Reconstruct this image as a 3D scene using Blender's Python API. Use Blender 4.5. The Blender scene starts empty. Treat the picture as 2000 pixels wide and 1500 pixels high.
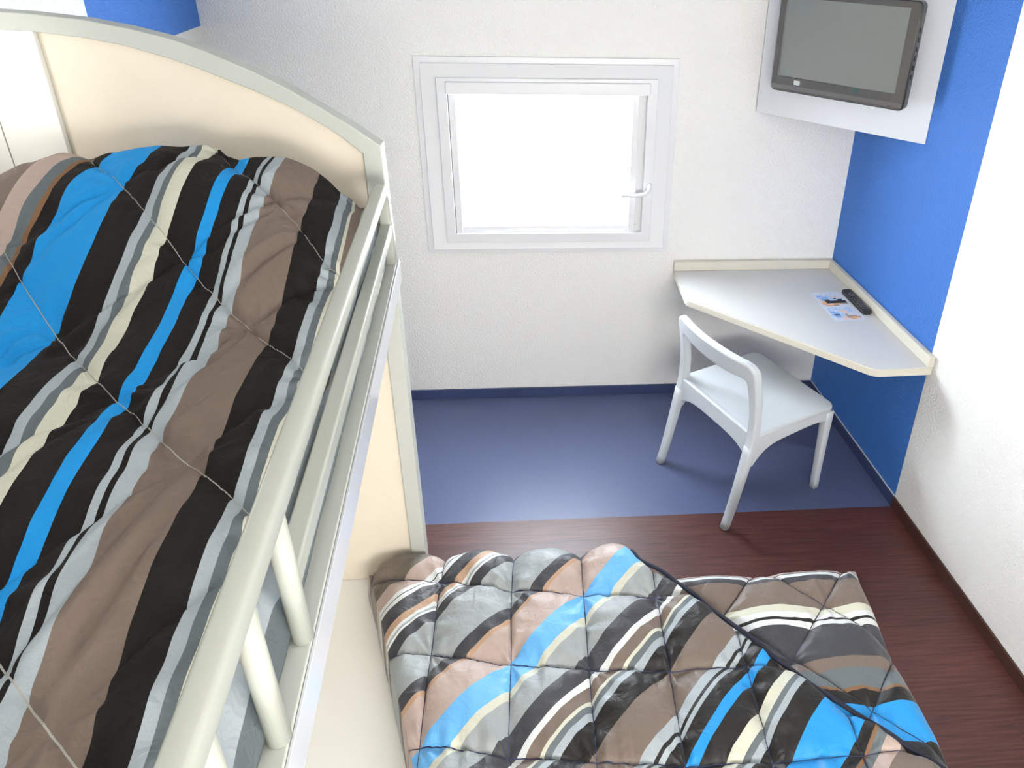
import bpy, bmesh, math, random
import numpy as np
from mathutils import Vector, Matrix
random.seed(4)
C = bpy.context.scene.collection
SC = bpy.context.scene

# ------------------------------------------------------------------ camera, sky, lights, exposure
cam = bpy.data.cameras.new('camera'); co = bpy.data.objects.new('camera', cam); C.objects.link(co)
co.location = (-1.4919, -3.3028, 2.2981)
co.rotation_euler = (1.1175, -0.0234, -0.0788)
cam.sensor_fit = 'HORIZONTAL'; cam.sensor_width = 36.0
cam.lens = 1426.06 / 2000 * 36.0
cam.shift_x = (1000 - 1170.88) / 2000
cam.shift_y = (550.0 - 750.0) / 2000
cam.clip_start = 0.02
SC.camera = co

SKY = 40.0
W = bpy.data.worlds.new('sky'); SC.world = W; W.use_nodes = True
bg = W.node_tree.nodes['Background']
bg.inputs[0].default_value = (0.86, 0.93, 1.0, 1); bg.inputs[1].default_value = SKY

CEIL_FILL = 2.0  # strength of the added ceiling fill
ENTRANCE_FILL = 118.0  # strength of the added fill on the entrance wall
READ = 0.7
SC.view_settings.view_transform = 'Standard'; SC.view_settings.look = 'None'
SC.view_settings.gamma = 1; SC.view_settings.use_curve_mapping = False
SC.view_settings.exposure = 0.22

# ------------------------------------------------------------------ materials
def mat(name, col, rough=.5, spec=.5, bump=0, bscale=100, bdist=.002, var=0, vscale=8, coat=0, metal=0, detail=3):
    m = bpy.data.materials.new(name); m.use_nodes = True
    nt = m.node_tree; b = nt.nodes['Principled BSDF']
    b.inputs['Base Color'].default_value = (*col, 1); b.inputs['Roughness'].default_value = rough
    b.inputs['Specular IOR Level'].default_value = spec; b.inputs['Metallic'].default_value = metal
    b.inputs['Coat Weight'].default_value = coat
    tc = nt.nodes.new('ShaderNodeTexCoord')
    if bump:
        n = nt.nodes.new('ShaderNodeTexNoise'); n.inputs['Scale'].default_value = bscale; n.inputs['Detail'].default_value = detail
        bp = nt.nodes.new('ShaderNodeBump'); bp.inputs['Strength'].default_value = bump; bp.inputs['Distance'].default_value = bdist
        nt.links.new(tc.outputs['Object'], n.inputs['Vector']); nt.links.new(n.outputs['Fac'], bp.inputs['Height'])
        nt.links.new(bp.outputs['Normal'], b.inputs['Normal'])
    if var:
        n = nt.nodes.new('ShaderNodeTexNoise'); n.inputs['Scale'].default_value = vscale; n.inputs['Detail'].default_value = 4
        r = nt.nodes.new('ShaderNodeMapRange'); r.inputs['From Min'].default_value = .3; r.inputs['From Max'].default_value = .7
        r.inputs['To Min'].default_value = 1 - var; r.inputs['To Max'].default_value = 1 + var
        mx = nt.nodes.new('ShaderNodeVectorMath'); mx.operation = 'SCALE'
        mx.inputs[0].default_value = col
        nt.links.new(tc.outputs['Object'], n.inputs['Vector']); nt.links.new(n.outputs['Fac'], r.inputs['Value'])
        nt.links.new(r.outputs['Result'], mx.inputs['Scale']); nt.links.new(mx.outputs['Vector'], b.inputs['Base Color'])
    return m

M = {}
M['wall'] = mat('stippled_white_paint', (.92, .92, .90), .75, .3, bump=.9, bscale=120, bdist=.007)
M['blue'] = mat('stippled_blue_paint', (.043, .165, .52), .6, .35, bump=.9, bscale=120, bdist=.006)
M['ceil'] = mat('ceiling_paint', (.85, .85, .84), .8, .3)
M['floor'] = mat('screed', (.03, .02, .02), .8)
M['vinyl'] = mat('blue_vinyl', (.080, .100, .20), .40, .45, bump=.12, bscale=420, bdist=.001, var=.18, vscale=260)
M['skirt'] = mat('navy_skirting', (.035, .05, .13), .5, .4, var=.12, vscale=200)
M['brownskirt'] = mat('brown_skirting', (.055, .022, .016), .5, .4)
M['bead'] = mat('white_bead', (.72, .74, .76), .5)
M['cream'] = mat('cream_laminate', (.77, .695, .575), .42, .4, var=.02, vscale=14)
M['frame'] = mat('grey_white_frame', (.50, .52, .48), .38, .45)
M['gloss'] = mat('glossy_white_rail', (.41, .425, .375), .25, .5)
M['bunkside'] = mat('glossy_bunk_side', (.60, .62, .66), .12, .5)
M['platform'] = mat('white_platform', (.87, .865, .82), .4, .4)
M['pvc'] = mat('white_pvc', (.82, .83, .85), .3, .5)
M['desk'] = mat('desk_top_laminate', (.66, .66, .65), .38, .5, bump=.05, bscale=300, bdist=.001)
M['deskedge'] = mat('desk_edge_cream', (.70, .67, .58), .45, .4)
M['chair'] = mat('white_chair_plastic', (.57, .61, .65), .42, .45, bump=.05, bscale=350, bdist=.001)
M['tvpanel'] = mat('white_tv_panel', (.72, .74, .78), .18, .5)
M['tvcase'] = mat('black_tv_bezel', (.07, .065, .065), .08, .8, metal=.45)
M['tvedge'] = mat('black_tv_edge', (.008, .008, .009), .25, .5)
M['screen'] = mat('grey_screen', (.22, .23, .22), .24, .8, metal=.55)
M['black'] = mat('black_plastic', (.012, .013, .014), .4, .5)
M['button'] = mat('dark_grey_rubber', (.14, .14, .15), .6, .4)
M['paper'] = mat('white_paper', (.74, .78, .86), .6, .3)
M['piping'] = mat('dark_piping', (.012, .014, .028), .7, .3)
M['mattress'] = mat('white_ticking', (.6, .6, .58), .8, .2)
M['thread_dark'] = mat('dark_thread', (.02, .025, .06), .8)

m = bpy.data.materials.new('window_glass'); m.use_nodes = True; nt = m.node_tree; nt.nodes.clear()
o = nt.nodes.new('ShaderNodeOutputMaterial'); t = nt.nodes.new('ShaderNodeBsdfTransparent'); g = nt.nodes.new('ShaderNodeBsdfGlossy')
g.inputs['Roughness'].default_value = .05; mx = nt.nodes.new('ShaderNodeMixShader'); mx.inputs[0].default_value = .05
nt.links.new(t.outputs[0], mx.inputs[1]); nt.links.new(g.outputs[0], mx.inputs[2]); nt.links.new(mx.outputs[0], o.inputs[0]); M['glass'] = m
def emis(name, col, s):
    m = bpy.data.materials.new(name); m.use_nodes = True
    b = m.node_tree.nodes['Principled BSDF']; b.inputs['Emission Color'].default_value = (*col, 1); b.inputs['Emission Strength'].default_value = s
    b.inputs['Base Color'].default_value = (.8, .8, .8, 1); return m

# wood planks: grain runs along X
m = mat('wood_vinyl_plank', (.08, .03, .025), .40, .45); nt = m.node_tree; b = nt.nodes['Principled BSDF']
tc = nt.nodes.new('ShaderNodeTexCoord'); mp = nt.nodes.new('ShaderNodeMapping'); mp.inputs['Scale'].default_value = (5, 110, 5)
oi = nt.nodes.new('ShaderNodeObjectInfo'); ad = nt.nodes.new('ShaderNodeVectorMath'); ad.operation = 'ADD'
n = nt.nodes.new('ShaderNodeTexNoise'); n.inputs['Scale'].default_value = 1; n.inputs['Detail'].default_value = 5
r = nt.nodes.new('ShaderNodeValToRGB'); r.color_ramp.elements[0].position = .3; r.color_ramp.elements[1].position = .72
r.color_ramp.elements[0].color = (.042, .012, .011, 1); r.color_ramp.elements[1].color = (.105, .036, .029, 1)
hs = nt.nodes.new('ShaderNodeHueSaturation'); mr = nt.nodes.new('ShaderNodeMapRange'); mr.inputs['To Min'].default_value = .88; mr.inputs['To Max'].default_value = 1.12
L = nt.links.new
L(tc.outputs['Object'], mp.inputs['Vector']); L(mp.outputs['Vector'], ad.inputs[0]); L(oi.outputs['Location'], ad.inputs[1]); L(ad.outputs[0], n.inputs['Vector'])
L(n.outputs['Fac'], r.inputs['Fac']); L(r.outputs['Color'], hs.inputs['Color']); L(oi.outputs['Random'], mr.inputs['Value']); L(mr.outputs['Result'], hs.inputs['Value'])
L(hs.outputs['Color'], b.inputs['Base Color'])
bp = nt.nodes.new('ShaderNodeBump'); bp.inputs['Strength'].default_value = .15; bp.inputs['Distance'].default_value = .001
L(n.outputs['Fac'], bp.inputs['Height']); L(bp.outputs['Normal'], b.inputs['Normal'])
M['wood'] = m

# striped cotton: attribute "fu" is the distance across the stripes in metres, "li","lj" the quilting lattice
COL = dict(black=(.011, .0095, .0085), blue=(.014, .25, .60), cream=(.56, .56, .46), grey=(.115, .135, .145), light=(.34, .385, .41),
           taupe=(.160, .122, .100), pink=(.43, .335, .295), dark=(.045, .045, .052), orange=(.19, .10, .05), tan=(.42, .27, .18), white=(.64, .66, .66),
           lgrey=(.31, .335, .34), olive=(.12, .105, .08), skyb=(.13, .40, .74))
TABLE = [(-.26, 'taupe'), (-.215, 'olive'), (-.149, 'pink'), (-.131, 'white'), (-.125, 'black'), (-.106, 'white'), (-.045, 'dark'), (-.018, 'tan'),
         (-.004, 'white'), (.004, 'lgrey'), (.012, 'white'), (.05, 'dark'), (.223, 'lgrey'), (.266, 'dark'), (.280, 'tan'), (.398, 'pink'),
         (.488, 'skyb'), (.515, 'cream'), (.605, 'lgrey'), (.675, 'dark'), (.70, 'white'), (.737, 'taupe'), (.75, 'cream'), (.77, 'grey'),
         (.79, 'light'), (.87, 'black'), (.99, 'taupe'), (1.025, 'light'), (1.038, 'black'), (1.055, 'light'), (1.105, 'black'), (1.14, 'blue'),
         (1.208, 'black'), (1.247, 'cream'), (1.27, 'grey'), (1.293, 'light'), (1.374, 'black'), (1.51, 'blue'), (1.545, 'black'),
         (1.556, 'orange'), (1.585, 'grey'), (1.63, 'pink'), (1.70, 'taupe')]
TABLE2 = [(-2.30, 'black'), (-2.262, 'black'), (-2.160, 'blue'), (-2.122, 'black'), (-2.114, 'orange'), (-2.066, 'grey'), (-2.034, 'taupe'), (-1.925, 'dark'),
          (-1.910, 'white'), (-1.901, 'black'), (-1.884, 'white'), (-1.862, 'cream'), (-1.772, 'taupe'), (-1.753, 'dark'), (-1.741, 'white'),
          (-1.736, 'dark'), (-1.70, 'pink'), (-1.66, 'grey'), (-1.5, 'light')]
def fabric(name, table, start, end, scale, rough=.62, thread=None, sheen=.25, gain=1.0, spec=.3, bmp=.45):
    m = mat(name, (1, 1, 1), rough, spec); nt = m.node_tree; b = nt.nodes['Principled BSDF']; L = nt.links.new
    at = nt.nodes.new('ShaderNodeAttribute'); at.attribute_name = 'fu'
    def math_(op, a, bb=None):
        nd = nt.nodes.new('ShaderNodeMath'); nd.operation = op
        for i, v in enumerate((a, bb)):
            if v is None: continue
            if isinstance(v, (int, float)): nd.inputs[i].default_value = v
            else: L(v, nd.inputs[i])
        return nd.outputs[0]
    tc = nt.nodes.new('ShaderNodeTexCoord')
    t = math_('MULTIPLY', at.outputs['Fac'], scale)
    t = math_('SUBTRACT', t, start); t = math_('DIVIDE', t, end - start); t = math_('FRACT', t)
    ent = [((e - start) / (end - start), c) for e, c in table]
    half = [[], []]; prev = 0.0
    for e, c in ent:
        if prev < .5: half[0].append((prev / .5, c))
        if e > .5: half[1].append((max(0, (prev - .5) / .5), c))
        prev = e
    cols = []
    for k in (0, 1):
        r = nt.nodes.new('ShaderNodeValToRGB'); cr = r.color_ramp; cr.interpolation = 'CONSTANT'
        while len(cr.elements) > 1: cr.elements.remove(cr.elements[-1])
        for i, (p, c) in enumerate(half[k]):
            el = cr.elements[0] if i == 0 else cr.elements.new(p)
            el.position = p; el.color = (*[min(1, v * gain) for v in COL[c]], 1)
        tt = math_('MULTIPLY', t, 2.0)
        if k: tt = math_('SUBTRACT', tt, 1.0)
        L(tt, r.inputs['Fac']); cols.append(r.outputs['Color'])
    g = math_('GREATER_THAN', t, .5)
    mx = nt.nodes.new('ShaderNodeMix'); mx.data_type = 'RGBA'
    L(g, mx.inputs['Factor']); L(cols[0], mx.inputs[6]); L(cols[1], mx.inputs[7]); out = mx.outputs[2]
    # fine cloth mottling
    nz = nt.nodes.new('ShaderNodeTexNoise'); nz.inputs['Scale'].default_value = 700; L(tc.outputs['Object'], nz.inputs['Vector'])
    mr = nt.nodes.new('ShaderNodeMapRange'); mr.inputs['To Min'].default_value = .86; mr.inputs['To Max'].default_value = 1.14; L(nz.outputs['Fac'], mr.inputs['Value'])
    vm = nt.nodes.new('ShaderNodeVectorMath'); vm.operation = 'SCALE'; L(out, vm.inputs[0]); L(mr.outputs['Result'], vm.inputs['Scale']); out = vm.outputs[0]
    if thread:
        cell, wdt, tcol, which = thread
        fac = None
        for nm in which:
            a = nt.nodes.new('ShaderNodeAttribute'); a.attribute_name = nm
            d = math_('ABSOLUTE', math_('SUBTRACT', a.outputs['Fac'], math_('ROUND', a.outputs['Fac'])))
            l = math_('LESS_THAN', d, wdt / cell)
            fac = l if fac is None else math_('MAXIMUM', fac, l)
        m2 = nt.nodes.new('ShaderNodeMix'); m2.data_type = 'RGBA'; L(fac, m2.inputs['Factor']); L(out, m2.inputs[6]); m2.inputs[7].default_value = (*tcol, 1); out = m2.outputs[2]
    L(out, b.inputs['Base Color'])
    n2 = nt.nodes.new('ShaderNodeTexNoise'); n2.inputs['Scale'].default_value = 38; n2.inputs['Detail'].default_value = 2; n2.inputs['Distortion'].default_value = 1.2
    L(tc.outputs['Object'], n2.inputs['Vector'])
    bp = nt.nodes.new('ShaderNodeBump'); bp.inputs['Strength'].default_value = bmp; bp.inputs['Distance'].default_value = .006
    L(n2.outputs['Fac'], bp.inputs['Height']); L(bp.outputs['Normal'], b.inputs['Normal'])
    b.inputs['Sheen Weight'].default_value = sheen; b.inputs['Sheen Roughness'].default_value = .4
    return m
KK = .70711
TABLE_UP = [(e, {'white': 'light', 'dark': 'grey'}.get(c, c)) for e, c in TABLE]
M['fab_up'] = fabric('striped_cotton_upper', TABLE_UP, -.30, 1.70, 1 / KK, .8, (.24, .0008, (.34, .33, .30), ('li',)), sheen=.0, spec=.14, bmp=.5)
M['fab_low'] = fabric('striped_cotton_lower', TABLE, -.30, 1.70, 1 / KK, .5, (.22, .0012, (.03, .04, .10), ('li', 'lj')), sheen=.12, gain=.92)
M['fab_under'] = fabric('striped_cotton_underlayer', TABLE2, -2.34, -1.5, 1.0, .5, (.21, .0012, (.03, .03, .06), ('li', 'lj')), sheen=.12, gain=.92)

# ------------------------------------------------------------------ helpers
def tag(o, label=None, cat=None, group=None, kind=None):
    if label: o['label'] = label
    if cat: o['category'] = cat
    if group: o['group'] = group
    if kind: o['kind'] = kind
    return o
def empty(name, loc=(0, 0, 0), rz=0):
    o = bpy.data.objects.new(name, None); o.empty_display_size = .05; C.objects.link(o); o.location = loc; o.rotation_euler = (0, 0, rz); return o
def link(name, me, m, parent=None):
    o = bpy.data.objects.new(name, me); C.objects.link(o)
    for k in (m if isinstance(m, (list, tuple)) else [m]): me.materials.append(k)
    if parent: o.parent = parent
    return o
def from_bm(name, bm, m, parent=None, smooth=False, bevel=0, seg=2, ang=35):
    bmesh.ops.recalc_face_normals(bm, faces=bm.faces)
    me = bpy.data.meshes.new(name); bm.to_mesh(me); bm.free()
    if smooth:
        for p in me.polygons: p.use_smooth = True
    o = link(name, me, m, parent)
    if bevel:
        md = o.modifiers.new('bevel', 'BEVEL'); md.width = bevel; md.segments = seg; md.limit_method = 'ANGLE'; md.angle_limit = math.radians(ang)
        for p in me.polygons: p.use_smooth = True
        md.harden_normals = True
    return o
def prism(pts, z0, z1, bm=None):
    """polygon pts (x,y) extruded z0..z1"""
    bm = bm or bmesh.new()
    a = [bm.verts.new((x, y, z0)) for x, y in pts]; b = [bm.verts.new((x, y, z1)) for x, y in pts]
    n = len(pts); bm.faces.new(a[::-1]); bm.faces.new(b)
    for i in range(n): bm.faces.new((a[i], a[(i + 1) % n], b[(i + 1) % n], b[i]))
    return bm
def box(x0, x1, y0, y1, z0, z1, bm=None):
    return prism([(x0, y0), (x1, y0), (x1, y1), (x0, y1)], z0, z1, bm)
def hexa(p8, bm=None):
    bm = bm or bmesh.new(); v = [bm.verts.new(p) for p in p8]
    for f in ((0, 3, 2, 1), (4, 5, 6, 7), (0, 1, 5, 4), (1, 2, 6, 5), (2, 3, 7, 6), (3, 0, 4, 7)): bm.faces.new([v[i] for i in f])
    return bm
def sweep(path, rad, nseg=12, sq=None, bm=None, up=(0, 0, 1), closed=False):
    """tube (rad) or superellipse section (sq=(half_a,half_b,power)) swept along path"""
    bm = bm or bmesh.new(); path = [Vector(p) for p in path]; rings = []; n = len(path)
    for i, p in enumerate(path):
        if closed: t = path[(i + 1) % n] - path[i - 1]
        else: t = path[min(i + 1, n - 1)] - path[max(i - 1, 0)]
        t.normalize(); u = Vector(up); s = t.cross(u)
        if s.length < 1e-4: s = t.cross(Vector((1, 0, 0)))
        s.normalize(); w = s.cross(t).normalized(); ring = []
        for k in range(nseg):
            a = 2 * math.pi * k / nseg; c, d = math.cos(a), math.sin(a)
            if sq:
                s_ = sq(i / (n - 1)) if callable(sq) else sq
                e = 2 / s_[2]; c = math.copysign(abs(c) ** e, c) * s_[0]; d = math.copysign(abs(d) ** e, d) * s_[1]
            else:
                r_ = rad(i / (n - 1)) if callable(rad) else rad; c *= r_; d *= r_
            ring.append(bm.verts.new(p + s * c + w * d))
        rings.append(ring)
    m_ = n if closed else n - 1
    for i in range(m_):
        A, B = rings[i], rings[(i + 1) % n]
        for k in range(nseg): bm.faces.new((A[k], A[(k + 1) % nseg], B[(k + 1) % nseg], B[k]))
    if not closed: bm.faces.new(rings[0][::-1]); bm.faces.new(rings[-1])
    return bm
def round_poly(pts, rads, n=6):
    out = []; N = len(pts)
    for i, p in enumerate(pts):
        p = Vector(p); r = rads[i] if isinstance(rads, (list, tuple)) else rads
        a = (Vector(pts[i - 1]) - p).normalized(); b = (Vector(pts[(i + 1) % N]) - p).normalized()
        if r <= 0: out.append(tuple(p)); continue
        th = a.angle(b); d = r / math.tan(th / 2); c = p + (a + b).normalized() * (r / math.sin(th / 2))
        s = p + a * d; e = p + b * d
        a0 = math.atan2(s.y - c.y, s.x - c.x); a1 = math.atan2(e.y - c.y, e.x - c.x); da = (a1 - a0 + math.pi) % (2 * math.pi) - math.pi
        for k in range(n + 1): out.append((c.x + r * math.cos(a0 + da * k / n), c.y + r * math.sin(a0 + da * k / n)))
    return out

A = 0.06685; TA = math.tan(A)      # the side walls lean 3.8 degrees off square to the window wall
B = 0.0757                         # the bunk
FRONT = -4.3; CEIL = 2.52
XL = -2.879
def xr(y): return -y * TA          # right wall
def xl(y): return XL - y * TA      # left wall

# ------------------------------------------------------------------ room shell
T = .12
def struct(name, bm, m, **k):
    o = from_bm(name, bm, m, **k); o['kind'] = 'structure'; return o
# floor with vinyl sheet and planks
fl = struct('floor', prism([(XL - .3, T), (.6, T), (.6, FRONT - T), (XL - .1, FRONT - T)], -.1, -.004), M['floor'])
D = .925
from_bm('vinyl_sheet', prism([(xl(0), 0), (xr(0), 0), (xr(-D), -D), (xl(-D), -D)], -.004, 0), M['vinyl'], fl)
pw = .123; y = -D; row = 0
while y > FRONT + .01:
    y2 = max(y - pw, FRONT); off = (-.35, .22, -.75, .02, -.5)[row % 5]
    xs = [xl(y)] + [v for v in (off - 2.4, off - 1.2, off) if xl(y) + .1 < v < xr(y) - .1] + [None]
    for i in range(len(xs) - 1):
        a0 = xs[i]; a1 = xs[i + 1]
        if a1 is None: q = [(a0, y), (xr(y), y), (xr(y2), y2), (a0 if i else xl(y2), y2)]
        else: q = [(a0, y), (a1, y), (a1, y2), (a0 if i else xl(y2), y2)]
        cx = sum(p[0] for p in q) / 4; cy = sum(p[1] for p in q) / 4
        q = [(cx + (p[0] - cx) * .9998, cy + (p[1] - cy) * .997) for p in q]
        from_bm('plank', prism([(p[0] - cx, p[1] - cy) for p in q], -.004, 0), M['wood'], fl).location = (cx, cy, 0)
    y = y2; row += 1

def wall_faces(name, verts, faces, mats, mi):
    bm = bmesh.new(); v = [bm.verts.new(p) for p in verts]
    for f, k in zip(faces, mi):
        fc = bm.faces.new([v[i] for i in f]); fc.material_index = k
    me = bpy.data.meshes.new(name); bm.to_mesh(me); bm.free()
    o = link(name, me, mats); o['kind'] = 'structure'; return o
# back wall with the window opening
WX0, WX1, WZ0, WZ1 = -1.90, -.985, .94, 1.665
bm = box(XL - .2, WX0, 0, T, 0, CEIL); box(WX1, .2, 0, T, 0, CEIL, bm); box(WX0, WX1, 0, T, 0, WZ0, bm); box(WX0, WX1, 0, T, WZ1, CEIL, bm)
struct('wall_back', bm, M['wall'])
# right wall, blue from the corner to D
def side_wall(name, fx, sign, spans):
    verts = []; faces = []; mi = []
    for (y0, y1, z0, z1, k) in spans:
        i = len(verts)
        for (yy, zz) in ((y0, z0), (y1, z0), (y1, z1), (y0, z1)): verts.append((fx(yy), yy, zz))
        for (yy, zz) in ((y0, z0), (y1, z0), (y1, z1), (y0, z1)): verts.append((fx(yy) + sign * T, yy, zz))
        faces += [(i, i + 1, i + 2, i + 3), (i + 4, i + 7, i + 6, i + 5), (i, i + 4, i + 5, i + 1), (i + 1, i + 5, i + 6, i + 2), (i + 2, i + 6, i + 7, i + 3), (i + 3, i + 7, i + 4, i)]
        mi += [k] * 6
    return wall_faces(name, verts, faces, [M['wall'], M['blue']], mi)
side_wall('wall_right', xr, 1, [(0, -D, 0, CEIL, 1), (-D, FRONT, 0, CEIL, 0)])
side_wall('wall_left', xl, -1, [(0, -.90, 1.888, CEIL, 1), (0, -.90, 0, 1.888, 0), (-.90, FRONT, 0, CEIL, 0)])
struct('wall_front', box(XL - .2, .6, FRONT - T, FRONT, 0, CEIL), M['wall'])
struct('ceiling', prism([(XL - .3, T), (.6, T), (.6, FRONT - T), (XL - .1, FRONT - T)], CEIL, CEIL + .1), M['ceil'])
# skirting
S = .0573; st = .010
struct('baseboard_back', box(XL, 0, -st, 0, 0, S), M['skirt'], bevel=.002)
struct('baseboard_right', prism([(xr(-st) - st, -st), (xr(-st), -st), (xr(-D), -D), (xr(-D) - st, -D)], 0, S), M['skirt'], bevel=.002)
struct('trim_1', prism([(xr(-st), -st), (xr(-st) - .004, -st), (xr(-D) - .004, -D), (xr(-D), -D)], S, S + .004), M['bead'])
struct('trim_2', prism([(xr(-D) - st, -D), (xr(-D), -D), (xr(FRONT), FRONT), (xr(FRONT) - st, FRONT)], 0, S), M['brownskirt'], bevel=.002)

# ------------------------------------------------------------------ window
def ring(x0, x1, z0, z1, w, y0, y1, y1i=None, bm=None, wb=None):
    """picture-frame ring on the back wall; front face at y1 outside and y1i inside"""
    bm = bm or bmesh.new(); y1i = y1 if y1i is None else y1i; wb = w if wb is None else wb
    O = [(x0, z0), (x1, z0), (x1, z1), (x0, z1)]; I = [(x0 + w, z0 + wb), (x1 - w, z0 + wb), (x1 - w, z1 - w), (x0 + w, z1 - w)]
    of = [bm.verts.new((x, y1, z)) for x, z in O]; inn = [bm.verts.new((x, y1i, z)) for x, z in I]
    ob = [bm.verts.new((x, y0, z)) for x, z in O]; ib = [bm.verts.new((x, y0, z)) for x, z in I]
    for i in range(4):
        j = (i + 1) % 4
        bm.faces.new((of[i], of[j], inn[j], inn[i])); bm.faces.new((ob[j], ob[i], ib[i], ib[j]))
        bm.faces.new((of[j], of[i], ob[i], ob[j])); bm.faces.new((inn[i], inn[j], ib[j], ib[i]))
    return bm
win = empty('window_1', (-1.44, 0, .855)); win['kind'] = 'structure'
def wpart(name, bm, m=None, bevel=.002, parent=None, smooth=False):
    o = from_bm(name, bm, m or M['pvc'], None, smooth=smooth, bevel=bevel)
    o.parent = parent or win
    off = Vector(win.location)
    o.data.transform(Matrix.Translation(-off)); return o
wpart('outer_trim', ring(-2.026, -.862, .855, 1.778, .032, 0, -.016))
wpart('inner_trim', ring(-1.998, -.890, .880, 1.752, .066, 0, -.032, -.010))
wpart('window_frame', ring(-1.932, -.955, .916, 1.690, .045, .06, -.032))
sash = wpart('sash', ring(-1.893, -.990, .944, 1.665, .050, .055, .004))
wpart('glazing_bead', ring(-1.846, -1.038, .985, 1.618, .022, .05, .014, .030), parent=sash) if False else None
gb = wpart('glazing_bead', ring(-1.8425, -1.0405, .985, 1.6145, .0225, .05, .006, .030))
wpart('pane', box(-1.828, -1.055, .034, .040, 1.001, 1.598), M['glass'], bevel=0)
wpart('blind_cassette', box(-1.893, -.990, -.048, .004, 1.622, 1.676), bevel=.006)
for gx in (-1.885, -1.064):
    wpart('blind_guide', box(gx, gx + .030, -.022, .012, .930, 1.624), bevel=.002)
wpart('bottom_rail', box(-1.855, -1.022, -.012, .006, .925, .992), bevel=.002)
h = wpart('window_handle', sweep([(-.972, -.022, 1.207), (-.972, -.052, 1.200), (-.978, -.066, 1.185), (-.992, -.070, 1.172), (-1.03, -.068, 1.163), (-1.07, -.066, 1.162), (-1.108, -.064, 1.164)],
          lambda t: .0105 - .003 * t, 12), bevel=0, smooth=True)
wpart('handle_rose', sweep([(-.972, -.020, 1.207), (-.972, -.034, 1.207)], .0155, 20), bevel=.002)

# ------------------------------------------------------------------ fill lights added outside the frame, and inferred bunk reading lamp
cl = empty('ceiling_fill', (-1.25, -2.75, CEIL)); tag(cl, 'square white fill light with a glowing diffuser, added out of view over the beds', 'fill light')  # unseen fixture, added as general room fill
from_bm('fill_light_body', box(-.42, .42, -.42, .42, -.035, 0), M['pvc'], cl, bevel=.004)
from_bm('diffuser', box(-.39, .39, -.39, .39, -.050, -.035), emis('ceiling_fill_diffuser', (1, .965, .91), CEIL_FILL), cl, bevel=.004)
bl = empty('entrance_fill', (-1.0, FRONT + .002, 1.60)); tag(bl, 'long white fill light with a glowing diffuser, added out of view on the entrance wall', 'wall light')  # added behind the camera to brighten the window wall and lower bed
from_bm('fill_light_body', box(-.75, .75, 0, .05, -.30, .30), M['pvc'], bl, bevel=.004)
from_bm('diffuser', box(-.72, .72, .05, .07, -.27, .27), emis('entrance_fill_diffuser', (1, .97, .92), ENTRANCE_FILL / 5), bl, bevel=.004)
rl = empty('reading_lamp', (xl(-1.80), -1.80, 1.98)); tag(rl, 'small white tubular reading lamp on the left wall above the upper bunk', 'wall lamp')
from_bm('lamp_bracket', box(0, .05, -.03, .03, -.02, .02), M['pvc'], rl, bevel=.003)
from_bm('lamp_tube', sweep([(.065, 0, -.16), (.065, 0, .16)], .022, 16), emis('lamp_tube', (1, .97, .92), READ * 10), rl, smooth=True)

# ------------------------------------------------------------------ TV panel and TV
PB = Vector((-.492, -.02, 0)); ang = math.atan2(-.555, .531)
def pp(e, n, z): return (e, -n, z)       # local: x along the panel, -y towards the room
tp = empty('wall_board', (PB.x, PB.y, 1.548), ang); tag(tp, 'glossy white board set diagonally across the room corner behind the television', 'wall panel')
from_bm('board', prism([(-.004, 0), (.766, 0), (.742, .016), (.014, .016)], 0, .85), M['tvpanel'], tp, bevel=.003, seg=3)
from_bm('corner_batten', box(.20, .24, .016, .10, .05, .80), M['tvpanel'], tp)
from_bm('corner_batten', box(.50, .54, .016, .10, .05, .80), M['tvpanel'], tp)
tv = empty('television', (PB.x, PB.y, 1.548), ang); tag(tv, 'small flat television with black glossy bezel on the white corner board', 'television')
def rr(x0, x1, z0, z1, r): return round_poly([(x0, z0), (x1, z0), (x1, z1), (x0, z1)], r)
def plate(pts, y0, y1):
    bm = bmesh.new(); a = [bm.verts.new((x, y0, z)) for x, z in pts]; b = [bm.verts.new((x, y1, z)) for x, z in pts]; n = len(pts)
    bm.faces.new(a); bm.faces.new(b[::-1])
    for i in range(n): bm.faces.new((a[i], b[i], b[(i + 1) % n], a[(i + 1) % n]))
    return bm
from_bm('casing', plate(rr(.102, .682, .130, .532, .022), -.088, -.045), M['tvedge'], tv, bevel=.004)
from_bm('rear_housing', plate(rr(.18, .60, .18, .48, .02), -.048, -.012), M['tvedge'], tv, bevel=.006)
from_bm('wall_mount', box(.34, .44, -.014, 0, .28, .38), M['tvedge'], tv)
# bezel ring
def ring_plate(x0, x1, z0, z1, ix0, ix1, iz0, iz1, r, ri, y0, y1):
    o = rr(x0, x1, z0, z1, r); i = rr(ix0, ix1, iz0, iz1, ri); n = len(o); bm = bmesh.new()
    of = [bm.verts.new((x, y0, z)) for x, z in o]; nf = [bm.verts.new((x, y0, z)) for x, z in i]
    ob = [bm.verts.new((x, y1, z)) for x, z in o]; nb = [bm.verts.new((x, y1, z)) for x, z in i]
    for a in range(n):
        b = (a + 1) % n
        bm.faces.new((of[a], of[b], nf[b], nf[a])); bm.faces.new((ob[b], ob[a], nb[a], nb[b]))
        bm.faces.new((of[b], of[a], ob[a], ob[b])); bm.faces.new((nf[a], nf[b], nb[b], nb[a]))
    return bm
from_bm('bezel', ring_plate(.106, .678, .134, .528, .136, .640, .193, .506, .019, .002, -.094, -.086), M['tvcase'], tv, bevel=.0015)
from_bm('screen', plate([(.136, .193), (.640, .193), (.640, .506), (.136, .506)], -.0895, -.086), M['screen'], tv)
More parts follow.
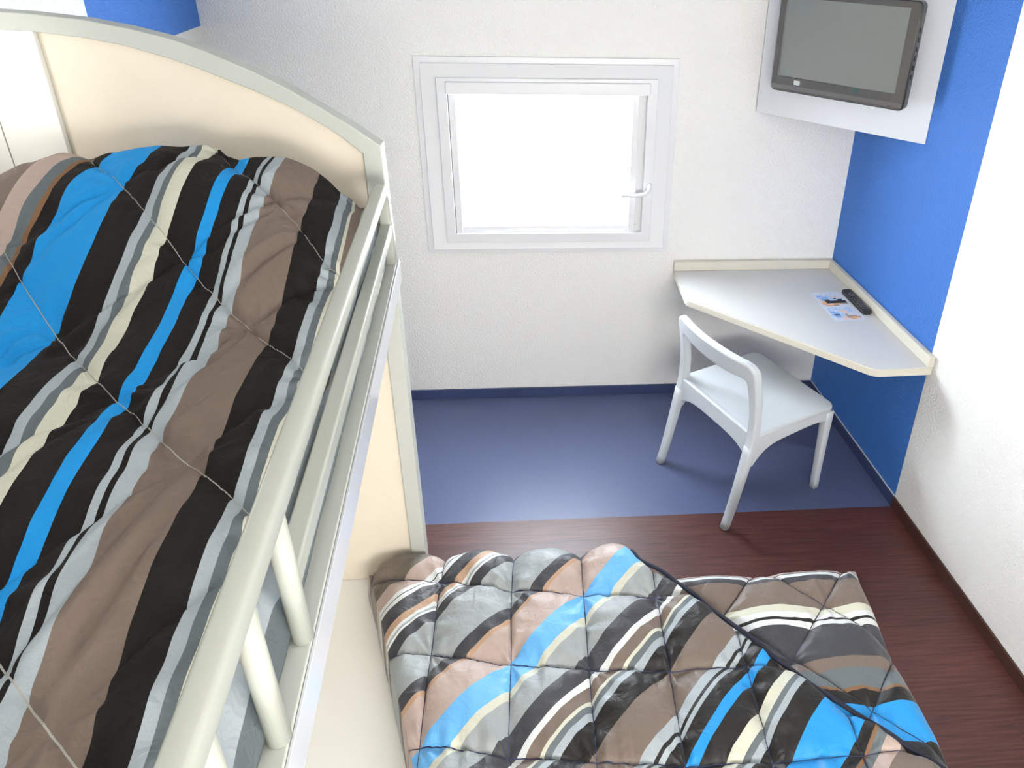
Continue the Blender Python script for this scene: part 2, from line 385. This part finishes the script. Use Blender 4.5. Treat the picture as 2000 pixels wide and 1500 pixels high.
from_bm('lower_strip', plate([(.108, .142), (.676, .142), (.676, .160), (.108, .160)], -.0948, -.094), mat('dark_grey_strip', (.09, .085, .085), .2, .6), tv)
from_bm('status_window', plate([(.475, .170), (.490, .170), (.490, .192), (.475, .192)], -.0949, -.094), mat('dark_green_plastic', (.004, .05, .045), .3, .6), tv)
from_bm('badge', plate([(.212, .166), (.240, .166), (.240, .184), (.212, .184)], -.0949, -.094), mat('silver_badge', (.55, .56, .55), .3, .5, metal=.6), tv)
for k in range(6):
    from_bm('side_button', box(.680, .685, -.074, -.064, .25 + k * .034, .268 + k * .034), M['black'], tv, bevel=.001)

# ------------------------------------------------------------------ corner desk
dk = empty('corner_desk', (-.35, -.35, .715)); tag(dk, 'white corner desktop fixed to the back and blue walls with cream raised edges', 'desk')
def off_parent(o, par):
    o.data.transform(Matrix.Translation(-Vector(par.location))); return o
pts = [(-.003, -.003), (-.818, -.003), (-.815, -.335), (-.178, -.962), (xr(-.955) - .004, -.955)]
rp = round_poly(pts, [0, 0, .05, .06, .004])
off_parent(from_bm('desktop', prism(rp, .7485, .751), M['desk'], dk), dk)
bm = prism([(x * 1.0, y) for x, y in round_poly([(-.003, -.003), (-.822, -.003), (-.819, -.337), (-.179, -.966), (xr(-.959) - .004, -.959)], [0, 0, .05, .06, .004])], .716, .7484)
off_parent(from_bm('edge_band', bm, M['deskedge'], dk, bevel=.003), dk)
off_parent(from_bm('upstand', box(-.822, -.003, -.030, -.003, .7511, .80), M['deskedge'], dk, bevel=.003), dk)
off_parent(from_bm('upstand', prism([(xr(-.031) - .026, -.031), (xr(-.031) - .003, -.031), (xr(-.959) - .003, -.959), (xr(-.959) - .026, -.959)], .7511, .80), M['deskedge'], dk, bevel=.003), dk)
for (x, y, rz) in ((-.45, -.012, 0), (-.02, -.5, -math.pi / 2 + A)):
    pass

# brochure and remote
br = empty('brochure', (-.213, -.293, .7512), A); tag(br, 'white printed leaflet with two blue and orange pictures lying on the corner desk', 'leaflet')
pal = {'w': (.72, .77, .86), 'b': (.25, .45, .80), 'd': (.04, .05, .10), 'o': (.75, .42, .22), 'k': (.02, .02, .03), 'l': (.50, .66, .88), 'p': (.85, .62, .55), 't': (.45, .33, .26)}
art = ["wwwwwwwwwwww", "wwwwwwwlwwww", "wlllwlwwwwww", "wbblllpwlwww", "wllbbllppwww", "wlbbblldwlww", "wpbddlllkkww", "wpokkkkkkkkw", "wookkkkkkkkw", "wooppoootttw", "wwooottwwwww", "wwwwwwwwwwww",
       "wllllwlwllww", "wlwlllwlllww", "wllwwppwllww", "wbbllwppllww", "wlbbllwpwwww", "wbddlltwwwww", "wlbbllttttww", "wwllppttootw", "wwwwpppooppw", "wwwwwwwwwwww"]
bm = bmesh.new(); nr = len(art); nc = 12; keys = list(pal); WB, HB = .148, .281
vv = [[bm.verts.new((WB * c / nc, -HB * r_ / nr, .0009 + .0005 * math.sin(math.pi * r_ / nr * 2))) for c in range(nc + 1)] for r_ in range(nr + 1)]
for r_ in range(nr):
    for c in range(nc):
        f = bm.faces.new((vv[r_][c], vv[r_ + 1][c], vv[r_ + 1][c + 1], vv[r_][c + 1])); f.material_index = keys.index(art[r_][c])
me = bpy.data.meshes.new('printed_page'); bm.to_mesh(me); bm.free()
link('printed_page', me, [mat('print_' + n_, pal[k], .5, .4) for k, n_ in zip(keys, ('white', 'blue', 'navy', 'orange', 'black', 'pale', 'pink', 'tan'))], br)
from_bm('backing_page', box(-.001, WB + .001, -HB - .001, .001, 0, .0003), M['paper'], br)
rc = empty('remote_control', (-.031, -.405, .7512), A); tag(rc, 'black television remote control lying beside the leaflet against the desk edge', 'remote control')
from_bm('shell', prism(round_poly([(-.023, -.115), (.023, -.115), (.025, .115), (-.025, .115)], .016), 0, .019), M['black'], rc, bevel=.005, seg=3)
for r_ in range(7):
    for c in range(3):
        from_bm('button', prism(round_poly([(-.004, -.0035), (.004, -.0035), (.004, .0035), (-.004, .0035)], .002, 3), .0188, .0212), M['button'], rc).location = (-.013 + c * .013, -.085 + r_ * .016, 0)
from_bm('navigation_ring', sweep([(.012 * math.cos(a), .055 + .012 * math.sin(a), .0195) for a in [k * math.pi / 10 for k in range(20)]], .002, 6, closed=True), M['button'], rc, smooth=True)

# ------------------------------------------------------------------ chair   (local x = forward, y = sideways)
TH = math.radians(25.5)
ch = empty('chair', (-.75, -.78, 0), TH); tag(ch, 'white moulded plastic chair with an open curved back beside the corner desk', 'chair')
cu = .020
def vback(z):
    if z < .45:
        t = z / .45; return -.078 + .098 * (t ** .85)
    t = (z - .45) / .35; return .02 + .012 * t - .052 * t * t
def bow(u, z):
    t = max(0, min(1, (z - .56) / .14)); k = 1 - min(1, ((u - cu) / .25) ** 2); return -.034 * k * t
def strip(outer, inner, thick, vf):
    n = len(outer); bm = bmesh.new(); g = []
    for s in (1, -1):
        g.append([[bm.verts.new((vf(u, z) + s * thick / 2, u, z)) for u, z in L_] for L_ in (outer, inner)])
    for i in range(n - 1):
        a = g[0]; b = g[1]
        bm.faces.new((a[0][i], a[0][i + 1], a[1][i + 1], a[1][i])); bm.faces.new((b[0][i + 1], b[0][i], b[1][i], b[1][i + 1]))
        bm.faces.new((a[0][i + 1], a[0][i], b[0][i], b[0][i + 1])); bm.faces.new((a[1][i], a[1][i + 1], b[1][i + 1], b[1][i]))
    for i in (0, n - 1):
        f = (g[0][0][i], g[0][1][i], g[1][1][i], g[1][0][i]); bm.faces.new(f if i == 0 else f[::-1])
    return bm
def lin(a, b, n): return [(a[0] + (b[0] - a[0]) * k / n, a[1] + (b[1] - a[1]) * k / n) for k in range(n)]
def arc(c, r, a0, a1, n): return [(c[0] + r * math.cos(math.radians(a0 + (a1 - a0) * k / n)), c[1] + r * math.sin(math.radians(a0 + (a1 - a0) * k / n))) for k in range(n)]
def U(w0, w1, zt, r, zb):
    a = lin((w0, zb), (w1, zt - r), 10) + arc((w1 - r, zt - r), r, 0, 90, 8)
    half = a; mid = lin((w1 - r, zt), (-(w1 - r), zt), 18); right = [(-x, z) for x, z in a[::-1]]
    return [(x + cu, z) for x, z in half + mid + [(-(w1 - r), zt)] + right]
# the lower edge of the back band dips a little in the middle
inn = [(u, z - .012 * max(0, 1 - ((u - cu) / .2) ** 2) * (1 if z > .70 else 0)) for u, z in U(.219, .209, .713, .022, .38)]
from_bm('backrest', strip(U(.263, .253, .797, .045, .38), inn, .040, lambda u, z: vback(z) + bow(u, z)), M['chair'], ch, bevel=.012, seg=4, ang=50)
def leg_sweep(u, vf, zt, top, foot, lean=0):
    path = [(vf(z), u + lean * (1 - z / zt), z) for z in [zt * k / 12 for k in range(13)]]
    return sweep(path, 0, 16, sq=lambda t: (foot + (top - foot) * t ** 1.6, foot + (top - foot) * t ** 1.6, 5), up=(0, 1, 0))
for s in (1, -1):
    from_bm('leg', leg_sweep(cu + s * .241, vback, .40, .0215, .0165, s * .002), M['chair'], ch, smooth=True)
for s in (1, -1):
    from_bm('leg', leg_sweep(cu + s * .236, lambda z: .448 + .004 * (1 - z / .43), .43, .022, .016), M['chair'], ch, smooth=True)
# apron rails, arched below
def apron(a, b, ha, hm, hb, ztop=.452, th=.026):
    n = 20; bm = bmesh.new(); a = Vector(a); b = Vector(b); d = (b - a).normalized(); nrm = Vector((-d.y, d.x)) * th / 2; rings = []
    for k in range(n + 1):
        t = k / n; p = a + (b - a) * t; e = (ha if t < .5 else hb); q = abs(2 * t - 1) ** 4; h = hm + (hb - ha) * (t - .5) * .4 + (e - hm) * q
        rings.append([bm.verts.new((p.x + nrm.x * s, p.y + nrm.y * s, z)) for s, z in ((1, ztop), (-1, ztop), (-1, ztop - h), (1, ztop - h))])
    for k in range(n):
        for i in range(4): bm.faces.new((rings[k][i], rings[k][(i + 1) % 4], rings[k + 1][(i + 1) % 4], rings[k + 1][i]))
    bm.faces.new(rings[0]); bm.faces.new(rings[-1][::-1]); return bm
from_bm('rear_apron', apron((.016, cu - .235), (.016, cu + .235), .135, .085, .135, ztop=.462), M['chair'], ch, bevel=.008, seg=3)
for s in (1, -1):
    from_bm('side_apron', apron((.02, cu + s * .243), (.445, cu + s * .240), .145, .062, .085), M['chair'], ch, bevel=.006)
from_bm('front_apron', apron((.452, cu - .23), (.452, cu + .23), .085, .055, .085), M['chair'], ch, bevel=.006)
bm = prism(round_poly([(.012, cu - .252), (.472, cu - .258), (.472, cu + .258), (.012, cu + .252)], [.02, .04, .04, .02]), .436, .460)
from_bm('seat', bm, M['chair'], ch, bevel=.009, seg=4)

# ------------------------------------------------------------------ numpy noise
def vnoise(x, y, seed=0):
    rs = np.random.RandomState(seed); G = rs.rand(64, 64)
    xi = np.floor(x).astype(int); yi = np.floor(y).astype(int); fx = x - xi; fy = y - yi
    fx = fx * fx * (3 - 2 * fx); fy = fy * fy * (3 - 2 * fy); g = lambda a, b: G[a % 64, b % 64]
    return (g(xi, yi) * (1 - fx) + g(xi + 1, yi) * fx) * (1 - fy) + (g(xi, yi + 1) * (1 - fx) + g(xi + 1, yi + 1) * fx) * fy - .5
def sstep(a, b, x):
    t = np.clip((x - a) / (b - a), 0, 1); return t * t * (3 - 2 * t)
def cloth(name, X, Y, Z, attrs, m, parent, pads, zbot, out=.02, npad=8, fs=.6):
    """grid cloth with skirts hanging from the chosen borders. pads=(x0,x1,y0,y1) booleans"""
    def pad(a, mode='edge'): return np.pad(a, ((npad * pads[2], npad * pads[3]), (npad * pads[0], npad * pads[1])), mode='edge')
    Xp, Yp, Zp = pad(X), pad(Y), pad(Z); AT = {k: pad(v) for k, v in attrs.items()}
    ny, nx = Xp.shape; r = np.arange(ny)[:, None] * np.ones((1, nx)); c = np.ones((ny, 1)) * np.arange(nx)[None]
    kx0 = np.clip(npad * pads[0] - c, 0, None); kx1 = np.clip(c - (nx - 1 - npad * pads[1]), 0, None)
    ky0 = np.clip(npad * pads[2] - r, 0, None); ky1 = np.clip(r - (ny - 1 - npad * pads[3]), 0, None)
    k = np.maximum(np.maximum(kx0, kx1), np.maximum(ky0, ky1)) / npad
    zb = zbot if not callable(zbot) else zbot(Xp, Yp)
    Z2 = Zp + (zb - Zp) * k
    sg = out * (np.sin(np.clip(k, 0, 1) * math.pi * .5)) * (1 + .25 * vnoise(Xp * 22, Yp * 22, 5))
    X2 = Xp + sg * ((kx1 > 0) * 1. - (kx0 > 0)); Y2 = Yp + sg * ((ky1 > 0) * 1. - (ky0 > 0)) * pads[4]
    # stripes keep running down the skirt
    dz = (Zp - Z2)
    if 'fgrad' in attrs: pass
    AT['fu'] = AT['fu'] + dz * (fs * ((kx1 > 0) * 1. - (kx0 > 0)) - .6 * ((ky1 > 0) * 1. - (ky0 > 0)) * pads[4])
    V = np.stack([X2, Y2, Z2], -1).reshape(-1, 3)
    idx = np.arange(ny * nx).reshape(ny, nx)
    F = np.stack([idx[:-1, :-1], idx[:-1, 1:], idx[1:, 1:], idx[1:, :-1]], -1).reshape(-1, 4)
    p0, p1, p2 = V[F[0][0]], V[F[0][1]], V[F[0][3]]
    mid_ = F[len(F) // 2]; nz_ = np.cross(V[mid_[1]] - V[mid_[0]], V[mid_[3]] - V[mid_[0]])[2]
    if nz_ < 0: F = F[:, ::-1]
    me = bpy.data.meshes.new(name); me.vertices.add(len(V)); me.vertices.foreach_set('co', V.ravel())
    me.loops.add(F.size); me.loops.foreach_set('vertex_index', F.ravel().astype(np.int32))
    me.polygons.add(len(F)); me.polygons.foreach_set('loop_start', np.arange(0, F.size, 4, dtype=np.int32)); me.polygons.foreach_set('loop_total', np.full(len(F), 4, dtype=np.int32))
    me.update(calc_edges=True); me.polygons.foreach_set('use_smooth', np.ones(len(F), dtype=bool))
    for k_, v_ in AT.items():
        a = me.attributes.new(k_, 'FLOAT', 'POINT'); a.data.foreach_set('value', v_.ravel().astype(np.float32))
    o = link(name, me, m, parent)
    sd = o.modifiers.new('thickness', 'SOLIDIFY'); sd.thickness = .010; sd.offset = -1
    return o
def quilt(li, lj, X, Y, hgt, wr, seed, pw_=.42, cell=.22):
    """pillowed height between the seam lines, gathers along the seams"""
    di = np.abs(li - np.round(li)) * cell; dj = np.abs(lj - np.round(lj)) * cell
    s = (np.abs(np.sin(np.pi * li)) ** pw_) * (np.abs(np.sin(np.pi * lj)) ** pw_)
    near = np.exp(-np.minimum(di, dj) / .035)
    rad = np.exp(-np.sqrt(di ** 2 + dj ** 2) / .06)
    # gathers run across the seams: fine ripples along the seam direction
    w1 = vnoise(lj * 9 + 3, li * 2.0, seed) * np.exp(-di / .045) + vnoise(li * 9 + 7, lj * 2.0, seed + 1) * np.exp(-dj / .045)
    w2 = vnoise(X * 26 + Y * 9, Y * 12, seed + 2) + .5 * vnoise(X * 50 - Y * 20, Y * 30, seed + 3)
    big = vnoise(X * 7, Y * 7, seed + 4)
    ii = li - np.round(li); jj = lj - np.round(lj); rho = np.sqrt(di ** 2 + dj ** 2); th = np.arctan2(jj, ii)
    ph = 5 * np.sin(np.round(li) * 2.3 + np.round(lj) * 4.1 + seed)
    star = np.sin(6 * th + ph + 1.5 * np.sin(2 * th + ph)) * (rho / .03) * np.exp(-rho / .035) * wr * .55
    big = big + star / .006
    return hgt * s + wr * (w1 * 1.6 * (1 - np.exp(-np.minimum(di, dj) / .006)) + w2 * .55 * (.4 + near)) + .006 * big, s, near

# ------------------------------------------------------------------ bunk bed
bk = empty('bunk_bed', (-2.3, -1.56, 0)); tag(bk, 'white bunk bed with an arched end panel, guard rail and glossy side', 'bunk bed')
def bpart(name, bm, m, bevel=0, smooth=False, parent=None, **k):
    o = from_bm(name, bm, m, bk, smooth=smooth, bevel=bevel, **k); off_parent(o, bk); return o
YP = -1.58; XW = xl(-1.58) + .003
outer = [(XW, 2.110), (-2.72, 2.110), (-2.65, 2.109), (-2.56, 2.104), (-2.456, 2.093), (-2.37, 2.077), (-2.287, 2.056), (-2.218, 2.031), (-2.118, 1.985), (-2.05, 1.948), (-1.985, 1.906), (-1.92, 1.863), (-1.863, 1.820), (-1.862, 1.70), (-1.862, 1.2), (-1.862, .8), (-1.862, .402)]
inner = [(XW, 2.071), (-2.72, 2.071), (-2.65, 2.070), (-2.56, 2.066), (-2.46, 2.055), (-2.387, 2.041), (-2.30, 2.015), (-2.24, 1.993), (-2.125, 1.944), (-2.07, 1.917), (-2.02, 1.889), (-1.96, 1.848), (-1.906, 1.800), (-1.906, 1.69), (-1.906, 1.2), (-1.906, .8), (-1.906, .402)]
bm = bmesh.new(); n = len(outer); y0, y1 = YP, YP + .045
g = [[[bm.verts.new((x, yy, z)) for x, z in L_] for L_ in (outer, inner)] for yy in (y0, y1)]
for i in range(n - 1):
    bm.faces.new((g[0][0][i], g[0][1][i], g[0][1][i + 1], g[0][0][i + 1])); bm.faces.new((g[1][0][i + 1], g[1][1][i + 1], g[1][1][i], g[1][0][i]))
    bm.faces.new((g[0][0][i], g[0][0][i + 1], g[1][0][i + 1], g[1][0][i])); bm.faces.new((g[0][1][i + 1], g[0][1][i], g[1][1][i], g[1][1][i + 1]))
for i in (0, n - 1): bm.faces.new((g[0][0][i], g[0][1][i], g[1][1][i], g[1][0][i]))
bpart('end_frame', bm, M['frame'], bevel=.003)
def fill(x0, x1, zb, ya, yb):
    """infill bounded above by the inner arch between x0 and x1"""
    xs = [p[0] for p in inner[:13]]; zs = [p[1] for p in inner[:13]]
    ks = np.linspace(x0, x1, 24); pts = [(x0, zb), (x1, zb)] + [(float(x), float(np.interp(x, xs, zs)) + .002) for x in ks[::-1]]
    return plate(pts, ya, yb)
bpart('cream_panel', fill(-2.562, -1.905, .402, YP + .012, YP + .030), M['cream'])
bpart('corner_post', fill(-2.640, -2.563, .402, YP - .002, YP + .040), M['platform'], bevel=.002)
bpart('wall_strip', fill(-2.693, -2.6415, .402, YP + .004, YP + .040), M['platform'], bevel=.002)
bpart('wall_strip', fill(XW, -2.6955, .402, YP + .004, YP + .040), M['platform'], bevel=.002)
# upper frame: deck and side board
def fo(y): return -1.847 + B * (-1.56 - y)
YE = -3.56
q = lambda y, dx: (fo(y) + dx, y)
bpart('side_board', prism([q(-1.585, -.004), q(-1.585, 0), q(YE, 0), q(YE, -.004)], 1.470, 1.530), M['bunkside'], bevel=.001)
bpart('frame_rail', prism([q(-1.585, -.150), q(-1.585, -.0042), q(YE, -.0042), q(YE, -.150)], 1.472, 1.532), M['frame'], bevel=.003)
bpart('deck', prism([(xl(-1.585) + .004, -1.585), q(-1.585, -.151), q(YE, -.151), (xl(YE) + .004, YE)], 1.472, 1.505), M['platform'])
bpart('end_board', prism([(xl(YE) + .004, YE - .04), q(YE, 0), q(YE - .04, 0), (xl(YE - .04) + .004, YE)][0:0] or [(xl(YE) + .006, YE - .002), q(YE, 0)[0:1] + (YE - .002,), q(YE, 0)[0:1] + (YE - .035,), (xl(YE) + .010, YE - .035)], 1.10, 1.95), M['frame'], bevel=.003)
# guard rail: one bent flattened tube that turns down at the far end
def rx(y, dx=0): return fo(y) + dx - .0195
ZR = 1.735
path = [(rx(-1.612, .002), -1.612, 1.533), (rx(-1.612, .002), -1.612, 1.60), (rx(-1.612), -1.612, 1.66)]
for k in range(1, 8):
    a = math.radians(90 * k / 8); path.append((rx(-1.612 - .05 * (1 - math.cos(a))), -1.612 - .05 * (1 - math.cos(a)), 1.685 + .05 * math.sin(a)))
for k in range(12): yy = -1.67 - k * (3.50 - 1.67) / 11; path.append((rx(yy), yy, ZR))
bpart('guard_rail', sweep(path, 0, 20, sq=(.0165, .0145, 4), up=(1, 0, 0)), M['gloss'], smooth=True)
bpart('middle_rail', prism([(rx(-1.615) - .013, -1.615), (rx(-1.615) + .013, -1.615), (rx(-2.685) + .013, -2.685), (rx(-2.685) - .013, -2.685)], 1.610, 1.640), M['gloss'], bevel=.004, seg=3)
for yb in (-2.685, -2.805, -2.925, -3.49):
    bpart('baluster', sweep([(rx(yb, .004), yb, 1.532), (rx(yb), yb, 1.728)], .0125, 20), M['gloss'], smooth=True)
# lower level: platform under the double bed
bpart('lower_platform', prism([(xl(-1.54) + .006, -1.54), (-1.863, -1.54), (-1.80, -1.75), (-.60, -1.80), (-.60, -3.02), (xl(-3.02) + .004, -3.02)], .36, .40), M['platform'], bevel=.003)
bpart('plinth', prism([(xl(-1.64) + .004, -1.64), (-1.90, -1.64), (-1.86, -1.82), (-.66, -1.86), (-.66, -2.98), (xl(-2.98) + .004, -2.98)], 0, .359), M['platform'])

# ------------------------------------------------------------------ upper mattress, pillow and quilt
um = off_parent(from_bm('upper_mattress', prism(round_poly([(xl(-1.62) + .02, -1.62), (fo(-1.62) - .09, -1.62), (fo(-3.5) - .09, -3.50), (xl(-3.5) + .02, -3.50)], .03), 1.506, 1.618), M['mattress'], bevel=.012), empty('temporary')) if False else None
um = from_bm('upper_mattress', prism(round_poly([(xl(-1.62) + .02, -1.62), (fo(-1.62) - .10, -1.62), (fo(-3.5) - .10, -3.50), (xl(-3.5) + .02, -3.50)], .03), 1.506, 1.615), M['mattress'], bevel=.012)
tag(um, 'white mattress under the quilt on the upper bunk', 'mattress')
def upper_z(x, y):
    xr_ = -1.882 + .0757 * (-1.6 - y); r = .09; d = np.clip(xr_ - x, 0, r)
    roll = r - np.sqrt(np.maximum(r * r - (r - d) ** 2, 0))
    zc = np.interp(x, [-2.78, -2.64, -2.566, -2.488, -2.419, -2.312, -2.193, -2.13, -2.04, -1.99, -1.95, -1.90], [1.76, 1.795, 1.83, 1.85, 1.842, 1.85, 1.865, 1.845, 1.832, 1.81, 1.785, 1.735]) - .012
    g_ = 1 - sstep(-1.78, -2.25, y) if False else 1 - np.clip((-1.78 - y) / .47, 0, 1) ** 2 * (3 - 2 * np.clip((-1.78 - y) / .47, 0, 1))
    flat = 1.668 - roll * .75
    z = flat + np.maximum(zc - flat, 0) * g_
    t = np.clip((y + 1.72) / .12, 0, 1); return z - t * t * (3 - 2 * t) * .13
def poly(x, y, co_, deg):
    a = x + 2.2; b = y + 2.2; s = 0; k = 0
    for i in range(deg + 1):
        for j in range(deg + 1 - i): s = s + co_[k] * a ** i * b ** j; k += 1
    return s
ny, nx = 400, 200
t = np.linspace(0, 1, ny)[:, None] * np.ones((1, nx)); s = np.ones((ny, 1)) * np.linspace(0, 1, nx)[None]
Y = -1.600 - t * 1.90; X0 = XL - Y * TA + .012; X1 = -1.882 + .0757 * (-1.6 - Y); X = X0 + (X1 - X0) * s
yc = np.maximum(Y, -2.95); xc = np.clip(X, -2.66, -1.80)
wob = .006 * vnoise(X * 5, Y * 5, 31) + .003 * vnoise(X * 15, Y * 15, 32)
UC = [.886, -.068, .187, -.133, -1.001, .253, -.667, -.06, -.737, -.513]
fu = poly(xc, yc, UC, 3) - 1.0 * (X - xc) - .08 * (Y - yc) + wob
li = poly(xc, yc, [1.74, -3.196, -.51, -3.163, -1.196, .074], 2) - 3.3 * (X - xc) - 3.3 * (Y - yc)
lj = poly(xc, yc, [1.253, -2.623, -.471, 3.386, -.581, 1.673], 2) - 2.6 * (Y - yc) + 3.4 * (X - xc)
P, sh, near = quilt(li, lj, X, Y, .026, .012, 11, .40, .24)
Z = upper_z(X, Y) - .012 + P
def crease(Z, X, Y, a, b, depth, w):
    ax, ay = a; bx, by = b; L2 = (bx - ax) ** 2 + (by - ay) ** 2
    t_ = ((X - ax) * (bx - ax) + (Y - ay) * (by - ay)) / L2; tc_ = np.clip(t_, 0, 1)
    d_ = ((X - ax) * (by - ay) - (Y - ay) * (bx - ax)) / math.sqrt(L2)
    env = np.sin(np.pi * np.clip(t_, 0, 1)) ** .6; ww = w * (.5 + tc_)
    return Z - depth * env * np.exp(-(d_ / ww) ** 2) + depth * .6 * env * np.exp(-((d_ - 2.2 * ww) / (1.3 * ww)) ** 2)
for a_, b_, dp, w_ in (((-1.945, -2.52), (-2.01, -2.90), .010, .009), ((-1.915, -2.56), (-1.955, -2.95), .008, .010), ((-1.99, -2.19), (-2.06, -2.50), .008, .008),
                       ((-1.93, -1.93), (-2.07, -2.16), .010, .009), ((-2.0, -1.90), (-2.11, -2.03), .007, .008), ((-2.31, -1.88), (-2.42, -2.10), .007, .009),
                       ((-2.31, -2.16), (-2.43, -2.40), .007, .010), ((-2.11, -2.40), (-2.20, -2.66), .008, .010), ((-2.15, -2.02), (-2.27, -2.28), .006, .010)):
    Z = crease(Z, X, Y, a_, b_, dp, w_)
fu = fu + (sh - .6) * .004
uq = cloth('quilt', X, Y, Z, dict(fu=fu, li=li, lj=lj), M['fab_up'], None, (0, 1, 1, 0, 0), 1.545, out=.012, npad=10, fs=-.7)
tag(uq, 'quilt of brown, blue, cream and grey stripes on the upper bunk', 'quilt')

# ------------------------------------------------------------------ lower bed
lm = from_bm('lower_mattress', prism(round_poly([(-1.76, -1.68), (-1.27, -1.70), (-1.20, -1.77), (-.575, -1.77), (-.575, -2.97), (-1.74, -2.97)], .05), .401, .505), M['mattress'], bevel=.02)
tag(lm, 'white double mattress under the quilts of the lower bed', 'mattress')
# right-hand under quilt
ny, nx = 300, 200
t = np.linspace(0, 1, ny)[:, None] * np.ones((1, nx)); s = np.ones((ny, 1)) * np.linspace(0, 1, nx)[None]
Y = -1.705 - t * 1.25
PIPE = [(-1.240, -1.600), (-1.198, -1.678), (-1.132, -1.735), (-1.050, -1.821), (-1.003, -1.888), (-.945, -1.950), (-.858, -2.055), (-.766, -2.160), (-.646, -2.263), (-.578, -2.332), (-.40, -2.53)]
py_ = np.array([p[1] for p in PIPE]); px_ = np.array([p[0] for p in PIPE])
def xpipe(y): return np.interp(-y, -py_, px_)
X0 = np.minimum(xpipe(Y) - .10, -.66); X1 = np.interp(-Y, [1.70, 1.78, 1.98, 2.15, 2.33, 3.0], [-.508, -.520, -.528, -.525, -.514, -.51]); X = X0 + (X1 - X0) * s
a = X + .678; b = Y + 1.852; det = (-.145) * (-.15) - (.16) * (-.17)
lp = (a * (-.15) - b * .16) / det; lq = ((-.145) * b - (-.17) * a) / det
lp = lp + .05 * vnoise(X * 4, Y * 4, 51); lq = lq + .05 * vnoise(X * 4, Y * 4, 52)
P, sh, near = quilt(lp, lq, X, Y, .032, .009, 21, .38, .21)
de = np.minimum(X1 - X, (-1.705 - Y)); r = .07; d = np.clip(de, 0, r); roll = r - np.sqrt(np.maximum(r * r - (r - d) ** 2, 0))
Z = .512 - roll * .8 + P * (1 - .5 * roll / r)
Z = Z - .028 * sstep(.004, .03, xpipe(Y) - X)
fu2 = Y + .006 * vnoise(X * 7, Y * 7, 53) - .004 * (sh - .5) + .03 * (X + .75) * (X + .75)
q2 = cloth('quilt', X, Y, Z, dict(fu=fu2, li=lp, lj=lq), M['fab_under'], None, (0, 1, 1, 0, 1), .33, out=.035, npad=14, fs=0.0)
tag(q2, 'quilt with crosswise stripes at the foot of the lower bed, partly under the other quilt', 'quilt')
# main quilt
ny, nx = 340, 330
t = np.linspace(0, 1, ny)[:, None] * np.ones((1, nx)); s = np.ones((ny, 1)) * np.linspace(0, 1, nx)[None]
Y = -1.600 - t * 1.35
X0 = np.interp(-Y, [1.60, 1.66, 1.70, 1.94, 2.19, 2.254, 2.6, 3.0], [-1.99, -2.02, -2.002, -1.912, -1.822, -1.792, -1.75, -1.74]); X1 = np.minimum(xpipe(Y), -.50); X = X0 + (X1 - X0) * s
offx = np.interp(X, [-2.05, -2.0, -1.8, -1.585, -1.375, -1.165, -.963, -.6], [0, 0, -.02, -.065, -.092, -.109, -.115, -.117])
li = np.interp(X, [-2.22, -2.01, -1.796, -1.585, -1.375, -1.165, -.963, -.742, -.53, -.32], list(range(-1, 9))); lj = (-1.695 + offx - Y) / .24
li = li + .03 * vnoise(X * 5, Y * 5, 61); lj = lj + .03 * vnoise(X * 5, Y * 5, 62)
P, sh, near = quilt(li, lj, X, Y, .040, .013, 41, .38, .22)
# far edge bows from column to column
Yb = Y + .028 * np.abs(np.sin(np.pi * li)) * np.exp(-(-1.6 - Y) / .05) - (.025 * np.clip((X + 1.99) / .2, -1, 0) ** 2)
tL = np.clip((-1.9 - X) / .12, 0, 1)
de = np.minimum(np.minimum(X - X0 + .02, (-1.600 - Y) + .0), 9); r = .085; d = np.clip(de, 0, r); roll = r - np.sqrt(np.maximum(r * r - (r - d) ** 2, 0))
rp_ = .022 * np.exp(-(X1 - X) / .012)
Z = .527 - roll * .78 + P * (1 - .4 * roll / r) - rp_
Z = Z + .008 * (1 - sstep(.05, .16, X1 - X))
fu3 = KK * (X - Y) + .012 * vnoise(X * 5, Y * 5, 63) + .004 * vnoise(X * 15, Y * 15, 64) + (sh - .6) * .008
q1 = cloth('quilt', X, Yb, Z, dict(fu=fu3, li=li, lj=lj), M['fab_low'], None, (1, 0, 1, 0, 1), lambda x, y: np.where(x < -1.86, .412, .412 - .10 * sstep(-1.86, -1.80, x)), out=.012, npad=12)
tag(q1, 'diagonally striped quilt with a dark corded edge on top of the lower bed', 'quilt')
pipe = []
for k in range(0, 70):
    yy = -1.612 - k * (2.47 - 1.612) / 69; x = float(xpipe(yy))
    pipe.append((x + .003, yy, .543 + .002 * math.sin(k * .9) + .008 * math.exp(-((k % 18) - 9) ** 2 / 30.) - (.035 if k < 2 else 0)))
from_bm('corded_edge', sweep(pipe, .0065, 8), M['piping'], q1, smooth=True)
